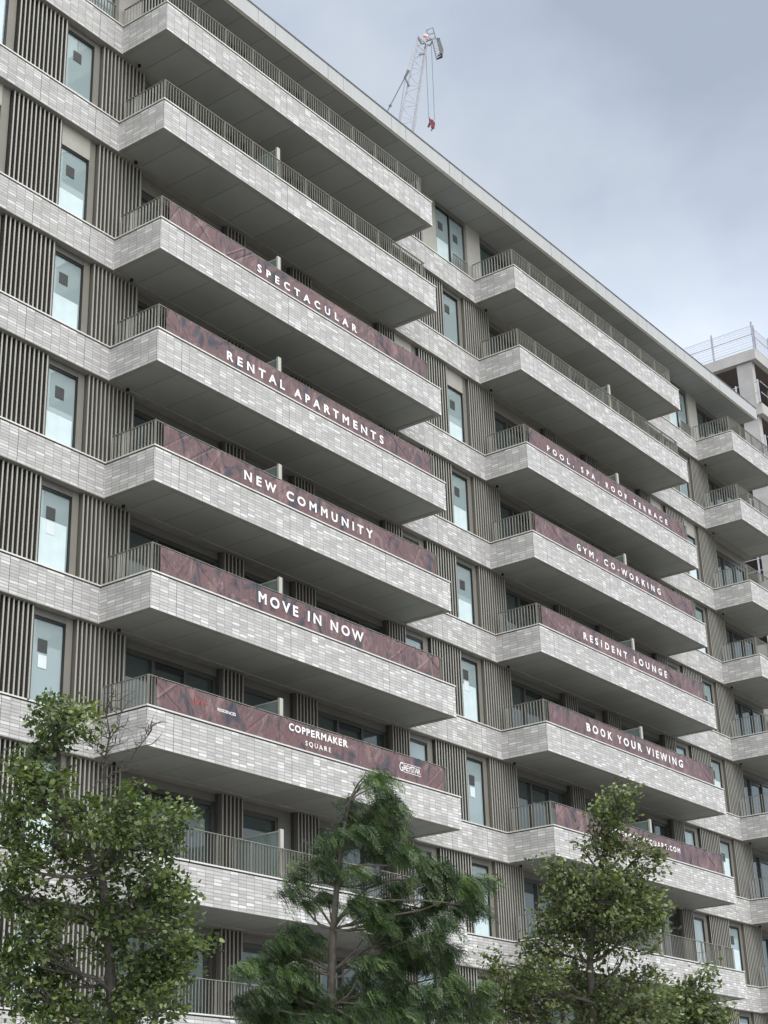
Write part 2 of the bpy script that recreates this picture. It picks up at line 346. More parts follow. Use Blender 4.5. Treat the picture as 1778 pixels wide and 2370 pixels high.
# storey set-outs: offsets within one 16.9 m bay
SEG = [(-0.6, 1.0, 'big'), (1.0, 4.3, 'g3'), (4.3, 5.15, 'small'), (5.15, 6.65, 'g1'), (6.65, 7.15, 'dpan'), (7.15, 8.1, 'small'), (8.1, 11.35, 'g3'),
       (11.35, 12.25, 'small'), (12.25, 13.2, 'win'), (13.2, 13.45, 'pier'), (13.45, 15.1, 'big'), (15.1, 16.1, 'win'), (16.1, 16.3, 'pier')]
TOP = [(0.0, 0.85, 'pale'), (0.85, 4.3, 'g3'), (4.3, 5.15, 'small'), (5.15, 6.65, 'g1'), (6.65, 7.15, 'dpan'), (7.15, 8.1, 'small'), (8.1, 11.35, 'g3'),
       (11.35, 12.25, 'small'), (12.25, 13.2, 'win'), (13.2, 14.05, 'big'), (14.05, 15.0, 'pale'), (15.0, 15.85, 'win'), (15.85, 16.75, 'juliet'), (16.75, 16.9, 'pier')]
YW = 0.22
rng = random.Random(3)
cache = {}
def cached(key, fn):
    if key not in cache: cache[key] = fn()
    return cache[key]
def slats(w, h, kind):
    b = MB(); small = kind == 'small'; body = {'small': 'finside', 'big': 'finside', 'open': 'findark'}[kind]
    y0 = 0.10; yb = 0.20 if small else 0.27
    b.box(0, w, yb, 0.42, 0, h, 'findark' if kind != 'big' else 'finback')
    pitch = 0.134; n = int(round(w/pitch)); pitch = w/n
    for i in range(n):
        x = (i+0.5)*pitch
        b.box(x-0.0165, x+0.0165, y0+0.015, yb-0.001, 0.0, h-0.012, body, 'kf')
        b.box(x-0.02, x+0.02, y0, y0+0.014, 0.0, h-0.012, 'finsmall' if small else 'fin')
    if not small:
        b.box(w-0.035, w, y0+.02, yb, 0, h, body, 'k')
    return b.mesh('slat_screen')
def plate(w, h, m, y=0.2):
    b = MB(); b.box(0, w, y, 0.42, 0, h, m); return b.mesh('wall_panel')
def place_window(x0, x1, z0, z1, head, headmat, film, sticker, juliet=False, note=False):
    w = x1-x0; h = z1-z0-head
    b = MB()
    if head > 0: b.box(0, w, 0.19, 0.42, h, h+head, headmat)
    t = 0.032
    for (a, c, d, e) in ((0, t, 0, h), (w-t-0.01, w, 0, h), (t, w-t-0.01, 0, t), (t, w-t-0.01, h-t-0.03, h)):
        b.box(a, c, 0.215, 0.30, d, e, 'frame' if not juliet else 'doorframe')
    o = b.build('window', bld, (x0, 0, z0))
    g = MB(); g.face([(t, 0.255, t), (w-t, 0.255, t), (w-t, 0.255, h-t), (t, 0.255, h-t)], 'glass'); g.build('pane', o)
    if film:
        f = MB(); f.face([(t+0.02, 0.250, t), (w-t-0.06, 0.250, t), (w-t-0.06, 0.250, film*h), (t+0.02, 0.250, film*h)], 'film'); f.build('protective_film', o)
    if sticker:
        sx, sz = sticker; s = MB(); s.box(sx*w, sx*w+0.27, 0.240, 0.248, sz*h, sz*h+0.30, 'paper'); s.build('notice', o)
        if note:
            s = MB(); s.box(sx*w+0.02, sx*w+0.27, 0.242, 0.248, sz*h-0.36, sz*h-0.06, 'white'); s.build('paper_sheet', o)
    if juliet:
        j = MB(); hh = 0.62
        j.box(0, w, 0.10, 0.14, hh-0.02, hh, 'rail')
        n = 9
        for i in range(n): j.box(0.02+i*(w-0.06)/(n-1), 0.034+i*(w-0.06)/(n-1), 0.10, 0.14, 0, hh-0.02, 'rail')
        j.build('juliet_railing', o)
    return o
def place_glazing(x0, x1, z0, z1, head, n):
    w = x1-x0; h = z1-z0-head
    def mk():
        b = MB()
        b.box(0, w, 0.30, 0.45, h+head*0.35, h+head, 'lintel' if head < .5 else 'pier')
        b.box(0, w, 0.33, 0.45, h, h+head*0.35, 'doorframe')
        b.box(0, w, 0.32, 0.45, -0.02, 0.06, 'doorframe')
        pw = w/n
        for i in range(n+1):
            x = min(max(i*pw-0.05, 0), w-0.1)
            b.box(x, x+0.1, 0.31, 0.45, 0.06, h, 'doorframe')
        for i in range(1, n):      # opening leaf frames
            if i % 2: b.box(i*pw+0.055, (i+1)*pw-0.055, 0.34, 0.42, h-0.14, h-0.02, 'frame')
        return b.mesh('glazed_door')
    def mkp():
        g = MB(); pw = w/n
        for i in range(n):
            g.face([(i*pw+.04, 0.385, .05), ((i+1)*pw-.04, 0.385, .05), ((i+1)*pw-.04, 0.385, h), (i*pw+.04, 0.385, h)], 'doorglass')
        return g.mesh('pane')
    key = (round(w, 3), round(h, 3), head, n)
    o = inst('glazed_door', cached(('gd',)+key, mk), bld, (x0, 0, z0)); inst('pane', cached(('gp',)+key, mkp), o)
    return o
FILM = {0: 0.45, 1: 0.0, 2: 0.36, 3: 0.42, 4: 0.40, 5: 0.60, 6: 0.0, 7: 0.58, 8: 0.5, 9: 0.5}
for k in range(NB):
    z0 = ZB[k] + 0.004
    z1 = (ZB[k-1]-H-0.024) if k else ZR-0.002
    tall = 0.62 if k == 2 else 0.0
    for bay in range(-1, 3):
        for (a, c, kind) in (TOP if k == 0 else SEG):
            if bay == -1 and k == 0 and a < 0.0: continue
            x0, x1 = bay*P+a, bay*P+c
            if x0 > XR-0.3 or x0 < XL: continue
            x1 = min(x1, XR-0.02); w = x1-x0; h = z1-z0
            if kind in ('big', 'small'):
                inst('slat_screen' if kind == 'big' else 'slat_column', cached((kind, a > 13, round(w, 3), round(h, 3)), lambda: slats(w, h, 'small' if kind == 'small' else 'open' if a > 13 else 'big')), bld, (x0, 0, z0))
            elif kind in ('pier', 'dpan', 'pale'):
                mm = {'pier': 'pier', 'dpan': 'lintel', 'pale': 'panel'}[kind]
                inst('wall_panel', cached((kind, round(w, 3), round(h, 3)), lambda: plate(w, h, mm, 0.3 if kind == 'dpan' else 0.2)), bld, (x0, 0, z0))
            elif kind in ('win', 'juliet'):
                head = tall if tall else 0.17
                st = None; film = FILM[k]; note = False
                col2 = a > 14.5
                if col2:
                    st = (0.30, 0.60 if film < .5 else 0.66); note = k in (5, 6)
                    if bay == 1 and k in (3, 4, 5, 6): film = {3: .34, 4: .38, 5: .62, 6: .72}[k]
                    st = (0.30+rng.uniform(-.06, .06), st[1]+rng.uniform(-.03, .03)); film = film and film+rng.uniform(-.03, .03)
                elif k == 0: st = None
                else: film = rng.choice([0, .5, .6, .8]); 
                if kind == 'juliet': st = (0.28, 0.58); film = 0.0
                o = place_window(x0, x1, z0, z1, head, 'panel' if tall else 'lintel', film, st, kind == 'juliet', note)
            else:
                place_glazing(x0, x1, z0, z1, 0.62 if tall else 0.30, 3 if kind == 'g3' else 1)
    # rooms behind the glass: ceiling, floor, back wall and partitions
    rm = MB()
    rm.face([(XL, .46, z0), (XR-.3, .46, z0), (XR-.3, 3.4, z0), (XL, 3.4, z0)], 'room')
    rm.face([(XL, .46, z1-.06), (XL, 3.4, z1-.06), (XR-.3, 3.4, z1-.06), (XR-.3, .46, z1-.06)], 'room')
    rm.face([(XL, 3.4, z0), (XR-.3, 3.4, z0), (XR-.3, 3.4, z1-.06), (XL, 3.4, z1-.06)], 'room')
    for bay in range(-1, 3):
        for off in (0.8, 4.8, 7.6, 11.8, 13.4, 14.7, 16.5):
            x = bay*P+off
            if XL < x < XR-.5: rm.box(x-.05, x+.05, .46, 3.4, z0, z1-.06, 'room')
    rm.build('room', bld)

# balconies
def railing(L_, ret_l, ret_r):
    b = MB(); h = 0.75; y = -1.45; xa, xb = 0.18, L_-0.34
    b.box(xa-0.025, xb+0.02, y-0.025, y+0.025, h-0.014, h, 'rail')
    n = int(round((xb-xa)/0.1045)); st = (xb-xa)/n
    for i in range(n+1):
        x = xa+i*st
        if i % 11 == 0:
            for dx in (-0.016, 0.016): b.box(x+dx-0.006, x+dx+0.006, y-0.02, y+0.02, 0, h-0.015, 'rail')
        else: b.box(x-0.0055, x+0.0055, y-0.009, y+0.009, 0, h-0.015, 'rail')
    for x, ye in ((xa, ret_l), (xb, ret_r)):
        b.box(x-0.025, x+0.02, y+0.026, ye, h-0.014, h, 'rail')
        m_ = int(round((ye-y)/0.112)); s2 = (ye-y)/m_
        for i in range(1, m_+1): b.box(x-0.02, x+0.02, y+i*s2-0.006, y+i*s2+0.006, 0, h-0.015, 'rail')
    return b.mesh('railing')
def balcony_mesh(L_):
    b = MB()
    for (x0, x1, y0, y1) in ((0, L_, -D, -D+0.16), (0, 0.16, -D+0.161, -0.003), (L_-0.16, L_, -D+0.161, -0.003)):
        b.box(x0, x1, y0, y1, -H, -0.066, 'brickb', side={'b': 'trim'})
        b.box(x0+0.02, x1-0.02, y0+0.02, y1-0.001, -0.0661, -0.033, 'dark', 'bt')  # same near-black painted shadow line below the balcony coping
    b.box(0.161, L_-0.161, -D+0.161, -0.003, -0.35, -0.08, 'trim')
    return b.mesh('balcony')
def coping_mesh(L_):
    b = MB(); b.box(-0.02, L_+0.02, -D-0.02, -D+0.18, -0.033, 0, 'coping')
    b.box(-0.02, 0.18, -D+0.181, -0.022, -0.033, 0, 'coping'); b.box(L_-0.18, L_+0.02, -D+0.181, -0.022, -0.033, 0, 'coping'); return b.mesh('coping')
def soffit_mesh(L_):
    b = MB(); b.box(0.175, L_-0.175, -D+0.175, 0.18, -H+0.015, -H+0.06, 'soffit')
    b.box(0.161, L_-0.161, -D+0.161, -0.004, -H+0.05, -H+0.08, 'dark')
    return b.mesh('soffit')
def light_mesh():
    b = MB(); b.tube([(0.62, -0.02, -H+0.013), (0.62, -0.02, -H-0.05)], 0.045, 'frame', 10); return b.mesh('soffit_lamp')
def screen_meshes():
    a = MB(); a.box(4.72, 4.84, -1.40, -1.34, 0.0, 1.22, 'post'); a.box(4.85, 4.90, -1.385, -1.35, 0.0, 1.22, 'dark')
    g = MB(); g.box(4.77, 4.785, -1.33, 0.05, 0.1, 1.17, 'screen')
    g.bar((4.778, -1.33, 1.18), (4.778, 0.05, 1.18), 0.03, 'post')
    return a.mesh('privacy_screen'), g.mesh('screen_glass')
SC = screen_meshes(); LM = light_mesh()
for bay, L_ in ((-1, 11.2), (0, 12.07), (1, 12.12), (2, 4.48)):
    bm_, cm_, sm_ = balcony_mesh(L_), coping_mesh(L_), soffit_mesh(L_)
    rails = [railing(L_, 0.15 if t else -0.03, 0.05) for t in (0, 1)]
    for k in range(NB-1):
        o = inst('balcony', bm_, bld, (bay*P+(0.03 if bay == 1 else 0), 0, ZB[k]))
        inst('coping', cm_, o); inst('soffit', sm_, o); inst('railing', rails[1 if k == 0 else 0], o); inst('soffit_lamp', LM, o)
        if k > 0 and L_ > 10:
            s = inst('privacy_screen', SC[0], o, (1.85 if bay == 1 else 0, 0, 0)); s2 = inst('screen_glass', SC[1], o, (1.85 if bay == 1 else 0, 0, 0))

# ------------------------------------------------------------------ banners on the railings
def make_ripple(seed, x0, x1, spans=()):
    r = random.Random(seed); cr_ = []
    x = x0+0.15
    while x < x1:
        cr_.append((x, r.uniform(-0.9, 0.9) if r.random() < .5 else r.choice((-1.6, 1.3)), r.uniform(0.009, 0.022)*r.choice((1, 1, -1)), r.uniform(0.024, 0.05)))
        x += r.choice((0.18, 0.3, 0.5, 0.9))*r.uniform(.7, 1.3)
    cr_ = [(cx, sl, am*(0.3 if any(a-.5 < cx < c+.5 for a, c in spans) else 1.0), wd) for cx, sl, am, wd in cr_]
    ph = [r.uniform(0, 6) for _ in range(4)]
    def f(x, z):
        y = 0.007*math.sin(x*2.1+ph[0]) + 0.004*math.sin(x*5.3+z*4+ph[1]) + 0.003*math.sin(x*11-z*7+ph[2])
        for (cx, sl, am, wd) in cr_:
            d = (x-cx-sl*(z-0.35))
            if abs(d) < 0.2: y += am*math.exp(-(d/wd)**2)
        return y
    return f
def banner(k, bay, texts, label, seed, extra=None):
    zb = ZB[k]; ox = bay*P+(0.03 if bay == 1 else 0); x0, x1 = 0.40, 11.50
    rf = make_ripple(seed, x0, x1, [(t_[1]-ox, t_[2]-ox) for t_ in texts]); YB = -1.505
    root = tag(empty('banner', (ox, YB, zb)), label, 'banner', 'printed banners tied to the balcony railings')
    nx, nz_ = 600, 44; zlo, zhi = 0.02, 0.70
    r = random.Random(seed)
    edge = [r.uniform(-.008, .008) for _ in range(60)]
    vs = []; uvs = []
    for j in range(nz_+1):
        for i in range(nx+1):
            x = x0+(x1-x0)*i/nx; z = zlo+(zhi-zlo)*j/nz_
            sag = -0.010*abs(math.sin((x-x0)*math.pi/1.1))*(j/nz_)
            vs.append((x, rf(x, z), z+sag)); uvs.append((x+seed*7.3, z+seed*3.1))
    fs = [(j*(nx+1)+i, j*(nx+1)+i+1, (j+1)*(nx+1)+i+1, (j+1)*(nx+1)+i) for j in range(nz_) for i in range(nx)]
    me = bpy.data.meshes.new('cloth'); me.from_pydata(vs, [], fs)
    ul = me.uv_layers.new(name='UVMap'); ul.data.foreach_set('uv', [c for f in fs for q in f for c in uvs[q]])
    me.materials.append(M['banner']); me.update()
    for p_ in me.polygons: p_.use_smooth = True
    o = bpy.data.objects.new('cloth', me); COL.objects.link(o); o.parent = root
    so_ = o.modifiers.new('thickness', 'SOLIDIFY'); so_.thickness = 0.002
    t = MB()
    for i in range(11):
        x = x0+0.05+i*(x1-x0-0.1)/10; t.tube([(x, -0.012, zhi-0.03), (x, -0.02, zhi+0.03), (x, 0.06, zhi+0.058), (x, 0.1, zhi+0.03)], 0.006, 'frame', 5)
    t.build('cable_tie', root)
    for (s, a, c, zc, hcap, *bold) in texts:
        def mkcurve(sp):
            cu = bpy.data.curves.new('t', 'FONT'); cu.body = s; cu.size = hcap/0.70; cu.space_character = sp; cu.offset = 0; cu.resolution_u = 3
            ob = bpy.data.objects.new('t', cu); COL.objects.link(ob); bpy.context.view_layer.update()
            me = bpy.data.meshes.new_from_object(ob.evaluated_get(bpy.context.evaluated_depsgraph_get()))
            bpy.data.objects.remove(ob); bpy.data.curves.remove(cu); return me
        W = c-a
        def width(me): xs = [v.co.x for v in me.vertices]; return max(xs)-min(xs)
        m1 = mkcurve(1.0); m2 = mkcurve(2.0); w1, w2 = width(m1), width(m2)
        sp = 1+(W/1.2-w1)/(w2-w1) if len(s) > 1 else 1.0; sp = max(sp, 0.75); m3 = mkcurve(sp); xs = [v.co.x for v in m3.vertices]; xm = min(xs); k_ = W/(max(xs)-xm)
        bm_ = bmesh.new(); bm_.from_mesh(m3)
        bmesh.ops.remove_doubles(bm_, verts=bm_.verts, dist=hcap*0.012)
        bmesh.ops.triangulate(bm_, faces=bm_.faces)
        amt = hcap*(0.048 if not bold or bold[0] > 0 else 0.006)*(0.5 if hcap < .12 else 1); mv = {}
        for e_ in bm_.edges:
            if len(e_.link_faces) != 1: continue
            d_ = (e_.verts[1].co-e_.verts[0].co).normalized(); n_ = Vector((d_.y, -d_.x, 0))
            if n_.dot(e_.link_faces[0].calc_center_median()-e_.verts[0].co) > 0: n_ = -n_
            for v in e_.verts: mv.setdefault(v, []).append(n_)
        for v, ns_ in mv.items():
            q_n = sum(ns_, Vector())
            if q_n.length > 1e-6: v.co += q_n.normalized()*amt*min(1.6, 2/max(q_n.length, .8))
        for _ in range(4):
            le = [e_ for e_ in bm_.edges if e_.calc_length() > 0.028]
            if le: bmesh.ops.subdivide_edges(bm_, edges=le, cuts=1, use_grid_fill=False); bmesh.ops.triangulate(bm_, faces=bm_.faces)
        for v in bm_.verts:
            x = a-ox+(v.co.x-xm)*k_; z = zc-zb+v.co.y-hcap/2
            v.co = (x, rf(x, z)-0.011, z)
        # one mesh per letter
        bm_.verts.index_update(); seen = set()
        for v0 in list(bm_.verts):
            if v0.index in seen: continue
            isl = []; stk_ = [v0]; seen.add(v0.index)
            while stk_:
                v = stk_.pop(); isl.append(v)
                for e_ in v.link_edges:
                    o_ = e_.other_vert(v)
                    if o_.index not in seen: seen.add(o_.index); stk_.append(o_)
            ids = {v.index: i for i, v in enumerate(isl)}
            fs_ = {f_ for v in isl for f_ in v.link_faces}
            me = bpy.data.meshes.new('letter'); me.from_pydata([tuple(v.co) for v in isl], [], [tuple(ids[v.index] for v in f_.verts) for f_ in sorted(fs_, key=lambda q: q.index)])
            me.materials.append(M['letter']); me.update()
            q = bpy.data.objects.new('letter', me); COL.objects.link(q); q.parent = root
        bm_.free()
    if extra: extra(root, ox, zb, rf)
    return root
def strip(root, ox, zb, rf, pts, wd, m, name):
    b = MB(); P_ = []
    for i in range(len(pts)-1):
        n = max(2, int(math.hypot(pts[i+1][0]-pts[i][0], pts[i+1][1]-pts[i][1])/0.02))
        for j in range(n): t_ = j/n; P_.append((pts[i][0]*(1-t_)+pts[i+1][0]*t_, pts[i][1]*(1-t_)+pts[i+1][1]*t_))
    P_.append(pts[-1])
    for i in range(len(P_)-1):
        (xa, za), (xb, zb_) = P_[i], P_[i+1]; d = math.hypot(xb-xa, zb_-za) or 1; nx_, nz2 = -(zb_-za)/d*wd/2, (xb-xa)/d*wd/2
        q = [(xa+nx_, za+nz2), (xb+nx_, zb_+nz2), (xb-nx_, zb_-nz2), (xa-nx_, za-nz2)][::-1]
        b.face([(x-ox, rf(x-ox, z)-0.007, z) for x, z in q], m)
    b.build(name, root)
def logo(root, ox, zb, rf):
    zc = -18.83-(-19.207)
    strip(root, ox, zb, rf, [(9.62, zc+0.115), (10.38, zc+0.115)], 0.014, 'letter', 'logo_rule')
    strip(root, ox, zb, rf, [(9.62, zc-0.115), (10.38, zc-0.115)], 0.014, 'letter', 'logo_rule')
    # red handwritten word before RESIDENCES
    z = -18.80-(-19.207); x = 1.62
    pts = []
    for i in range(41):
        t_ = i/40; pts.append((x+0.42*t_+0.03*math.sin(t_*20), z+0.07*math.sin(t_*22)*(1-0.5*t_)+0.02))
    strip(root, ox, zb, rf, [(1.60, z+.13), (1.64, z-.08)], 0.03, 'redprint', 'red_script'); strip(root, ox, zb, rf, pts, 0.028, 'redprint', 'red_script')
Z = lambda v: Z0+v
banner(2, 0, [('SPECTACULAR', 3.75, 8.07, Z(-6.36), 0.22)], 'copper patterned banner reading SPECTACULAR across upper left balcony', 1)
banner(3, 0, [('RENTAL APARTMENTS', 2.60, 9.18, Z(-9.47), 0.24)], 'copper patterned banner reading RENTAL APARTMENTS', 2)
banner(4, 0, [('NEW COMMUNITY', 3.27, 8.52, Z(-12.57), 0.24)], 'copper patterned banner reading NEW COMMUNITY', 3)
banner(5, 0, [('MOVE IN NOW', 3.81, 8.0, Z(-15.65), 0.26)], 'copper patterned banner reading MOVE IN NOW', 4)
banner(6, 0, [('COPPERMAKER', 4.92, 7.20, Z(-18.68), 0.17, .012), ('SQUARE', 5.56, 6.53, Z(-18.965), 0.115, .012), ('RESIDENCES', 2.38, 3.0, Z(-18.80), 0.07, 0.004),
               ('G', 9.43, 9.60, Z(-18.82), 0.24, 0.0), ('REYSTAR', 9.62, 10.36, Z(-18.83), 0.16, 0.0)], 'reddish banner reading COPPERMAKER SQUARE with small white logo at its right end', 5, logo)
banner(2, 1, [('POOL, SPA, ROOF TERRACE', 18.44, 26.95, Z(-6.36), 0.20)], 'mauve banner reading POOL, SPA, ROOF TERRACE', 6)
banner(3, 1, [('GYM, CO-WORKING', 19.92, 25.80, Z(-9.44), 0.22)], 'mauve banner reading GYM, CO-WORKING', 7)
banner(4, 1, [('RESIDENT LOUNGE', 19.9, 25.65, Z(-12.57), 0.23)], 'mauve banner reading RESIDENT LOUNGE', 8)
banner(5, 1, [('BOOK YOUR VIEWING', 19.61, 26.14, Z(-15.68), 0.25)], 'mauve banner reading BOOK YOUR VIEWING', 9)
banner(6, 1, [('COPPERMAKERSQUARE.COM', 20.30, 25.28, Z(-18.80), 0.16, .010)], 'mauve banner with a web address half hidden by a tree', 10)

# ------------------------------------------------------------------ unfinished concrete tower behind
TD = 87.0; tcn = at(1746, 805, TD); tx, ty, tz = tcn
tw = tag(empty('concrete_tower', (tx, ty, 0)), 'unfinished grey concrete tower frame with mesh edge protection on its top slab', 'building')
SH = 3.27; nfl = int(tz//SH)
W_, DD_ = 16.0, 15.0
cx_ = [(0.15, 0.35), (0.15, 5.2), (0.15, 10.0), (0.15, 14.1), (4.0, 0.35), (8.6, 0.35), (15.0, 0.35), (15.0, 7), (15.0, 14.1), (8, 14.1)]
for i in range(nfl+1):
    zt = tz-i*SH
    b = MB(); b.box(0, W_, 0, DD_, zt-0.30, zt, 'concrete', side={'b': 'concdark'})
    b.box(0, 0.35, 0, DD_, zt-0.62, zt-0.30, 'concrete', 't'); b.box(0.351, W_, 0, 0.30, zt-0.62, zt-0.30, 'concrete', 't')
    b.build('floor_slab', tw)
    if i:   # temporary props at slab edge
        p_ = MB()
        for y in (0.05, 1.3, 3.0, 4.7): p_.bar((-0.06, y, zt), (-0.06, y, zt+1.35), 0.07, 'mesh')
        for x in (1.6, 3.0, 4.6, 6.2, 8, 10): p_.bar((x, -0.05, zt), (x, -0.05, zt+1.35), 0.07, 'mesh')
        for hh in (0.6, 1.25):
            p_.bar((-0.06, 0, zt+hh), (-0.06, DD_, zt+hh), 0.03, 'mesh'); p_.bar((0, -0.05, zt+hh), (W_, -0.05, zt+hh), 0.03, 'mesh')
        p_.build('edge_rail', tw)
for (x, y) in cx_:
    b = MB(); b.box(x, x+0.40, y, y+0.85, 0, tz-0.63, 'concrete'); b.build('column', tw)
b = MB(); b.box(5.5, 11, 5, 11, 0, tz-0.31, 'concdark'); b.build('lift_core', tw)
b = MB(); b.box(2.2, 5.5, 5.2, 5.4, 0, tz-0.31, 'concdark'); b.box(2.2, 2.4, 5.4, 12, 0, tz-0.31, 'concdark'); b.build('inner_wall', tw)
gr = MB(); hp = 1.65
ys = [0.05, 0.2+2.2, 4.6, 6.9, 9.2, 11.5, 14.8]
for y in ys: gr.bar((0.1, y, tz), (0.1, y, tz+hp), 0.08, 'steel')
for x in [0.45]+[0.45+i*1.9 for i in range(1, 9)]: gr.bar((x, 0.1, tz), (x, 0.1, tz+hp-0.05), 0.08, 'steel')
for hh, t_ in ((0.18, .025), (0.34, .01), (0.5, .012), (0.65, .01), (0.80, .012), (0.92, .04), (1.06, .01), (1.2, .012), (1.32, .01), (1.42, .02)):
    gr.bar((0.1, 0.1, tz+hh), (0.1, DD_-.1, tz+hh), t_, 'mesh'); gr.bar((0.1, 0.1, tz+hh), (W_-.1, 0.1, tz+hh), t_, 'mesh')
for i in range(150):
    y = 0.1+i*0.099; gr.bar((0.1, y, tz+.18), (0.1, y, tz+1.42), 0.006, 'mesh')
    gr.bar((0.1+i*0.105, 0.1, tz+.18), (0.1+i*.105, 0.1, tz+1.42), 0.006, 'mesh')
gr.build('edge_protection', tw)
fl = MB()
c_ = Vector((2.7, -0.28, tz-SH-0.55)); 
fl.tube([c_+Vector((0, 0.25, 0.3)), c_+Vector((0, 0.1, 0.2))], 0.06, 'frame', 8)
fl.tube([c_+Vector((0, 0.05, 0.16)), c_+Vector((0, 0, 0.1)), c_+Vector((0, -0.03, -0.12)), c_+Vector((0, -0.04, -0.28))], [0.08, 0.24, 0.30, 0.22], 'white', 14)
fl.build('site_lamp', tw)

# ------------------------------------------------------------------ tower crane
CD = 170.0
def c7(x, y, dz=0): return at(850+x*.1507, 30+y*.1507, CD+dz)
cr = tag(empty('tower_crane', (c7(560, 1800).x, c7(560, 1800).y, 0)), 'white lattice luffing crane jib rising above the roof with a red hook on ropes', 'crane')
def cbuild(b, name, par=None):
    o = b.build(name, par or cr)
    if not par: o.matrix_parent_inverse = cr.matrix_world.inverted() if False else Matrix.Translation(-cr.location)
    return o
jb = MB()
BL, BR, TL, TR = (470, 1800), (705, 1900), (770, 470), (915, 480)
def jp(t, s, dep):                     # t along the jib, s across, dep in depth
    x = (BL[0]*(1-s)+BR[0]*s)*(1-t)+(TL[0]*(1-s)+TR[0]*s)*t; y = (BL[1]*(1-s)+BR[1]*s)*(1-t)+(TL[1]*(1-s)+TR[1]*s)*t
    return c7(x, y, dep*1.6)
T0 = -1.6
for s in (0, 1):
    for d in (0, 1):
        jb.tube([jp(T0, s, d), jp(0, s, d), jp(1.0, s, d)], 0.10, 'crane', 6)
n = 28
for i in range(n):
    ta, tb = T0+(1-T0)*i/n, T0+(1-T0)*(i+1)/n
    for d in (0, 1):
        jb.tube([jp(ta, i % 2, d), jp(tb, 1-i % 2, d)], 0.042, 'crane', 5)
        if i % 2: jb.tube([jp(ta, 0, d), jp(ta, 1, d)], 0.042, 'crane', 5)
    for s in (0, 1):
        jb.tube([jp(ta, s, i % 2), jp(tb, s, 1-i % 2)], 0.038, 'crane', 5)
        jb.tube([jp(ta, s, 0), jp(ta, s, 1)], 0.034, 'crane', 5)
for i in range(46):       # ladder inside the right chord
    ta = -0.05+i*0.0225; jb.tube([jp(ta, .86, 0.5), jp(ta, .99, .5)], 0.022, 'cranegrey', 4)
jb.tube([jp(-.1, .86, .5), jp(1, .86, .5)], 0.03, 'crane', 5)
cbuild(jb, 'jib')
hd = MB()
def poly(b, pts, w, m, dep=0): b.tube([c7(x, y, dep) for x, y in pts], w, m, 5)
for dep in (0, 1.4):
    poly(hd, [(760, 520), (780, 350), (830, 400), (915, 480)], 0.09, 'crane', dep); poly(hd, [(780, 350), (850, 470), (760, 520)], 0.07, 'crane', dep)
    poly(hd, [(780, 370), (830, 470), (900, 470)], 0.10, 'cranegrey', dep)
    poly(hd, [(900, 440), (950, 420), (1050, 395), (1110, 385)], 0.06, 'cranegrey', dep)
    poly(hd, [(910, 480), (960, 500), (1000, 440)], 0.10, 'cranegrey', dep); poly(hd, [(905, 500), (885, 545)], 0.12, 'cranegrey', dep)
    poly(hd, [(790, 640), (905, 625)], 0.09, 'cranegrey', dep); poly(hd, [(740, 640), (800, 520), (880, 600), (740, 690)], 0.05, 'crane', dep)
cbuild(hd, 'jib_head')
pf = MB()     # maintenance cage hanging off the head
A_, B_, C_, D_ = (1000, 400), (1110, 380), (1165, 690), (1072, 722)
def quad(b, pts, d0, d1, m):
    f = [c7(x, y, d0) for x, y in pts]; k2 = [c7(x, y, d1) for x, y in pts]
    b.face(f, m); b.face(k2[::-1], m)
    for i in range(len(pts)): b.face([f[i], k2[i], k2[(i+1) % len(pts)], f[(i+1) % len(pts)]], m)
quad(pf, [(1060, 390), (1112, 382), (1172, 560), (1160, 690), (1128, 700)], 0, 1.2, 'cranegrey')
quad(pf, [(1088, 610), (1140, 620), (1158, 690), (1070, 722)], -0.1, -0.02, 'frame')
for i in range(9):
    t_ = i/8; xa, ya = 1000+t_*70, 405+t_*290; xb, yb = 1055+t_*75, 395+t_*260
    poly(pf, [(xa, ya), (xb, yb)], 0.045, 'crane', -0.12)
poly(pf, [(995, 405), (1070, 722)], 0.06, 'cranegrey', -0.12); poly(pf, [(1025, 400), (1100, 640)], 0.04, 'crane', -0.12)
for a in ([(910, 265), (960, 400), (1050, 380), (1010, 225), (910, 265)], [(935, 335), (1030, 305)], [(1010, 225), (1050, 385)]):
    poly(pf, a, 0.05, 'cranegrey', -0.1)
cbuild(pf, 'head_platform')
lp = MB()
for (x, y, r_) in ((880, 352, .17), (915, 362, .2), (922, 392, .16)):
    c0 = c7(x, y, -.2); lp.tube([c0-FW*r_*.9, c0-FW*r_*.5, c0+FW*r_*.5, c0+FW*r_*.9], [r_*.45, r_, r_, r_*.45], 'cranepink', 10)
cbuild(lp, 'warning_light')
st = MB()
poly(st, [(640, 880), (575, 1000)], 0.14, 'cranegrey', -.2); poly(st, [(620, 870), (590, 960), (575, 1000), (310, 1510), (-300, 2660)], 0.055, 'cranegrey', -.2)
poly(st, [(360, 1410), (348, 1440)], 0.16, 'cranegrey', -.2); poly(st, [(590, 1010), (650, 1130)], 0.10, 'cranegrey', -.2)
poly(st, [(700, 600), (620, 870)], 0.04, 'crane', -.2); poly(st, [(580, 1040), (510, 1500), (400, 2200)], 0.05, 'crane', .8)
cbuild(st, 'pendant')
rp_ = MB(); poly(rp_, [(900, 560), (912, 850), (945, 1600)], 0.028, 'cranegrey'); poly(rp_, [(985, 500), (1000, 800), (1035, 1650)], 0.028, 'cranegrey'); cbuild(rp_, 'hoist_rope')
hk = MB()
quad(hk, [(943, 1590), (968, 1620), (988, 1680), (975, 1740), (952, 1685)], -.25, .25, 'cranered')
quad(hk, [(975, 1630), (1010, 1640), (1045, 1690), (1040, 1740), (1010, 1775), (985, 1740)], -.22, .22, 'cranered')
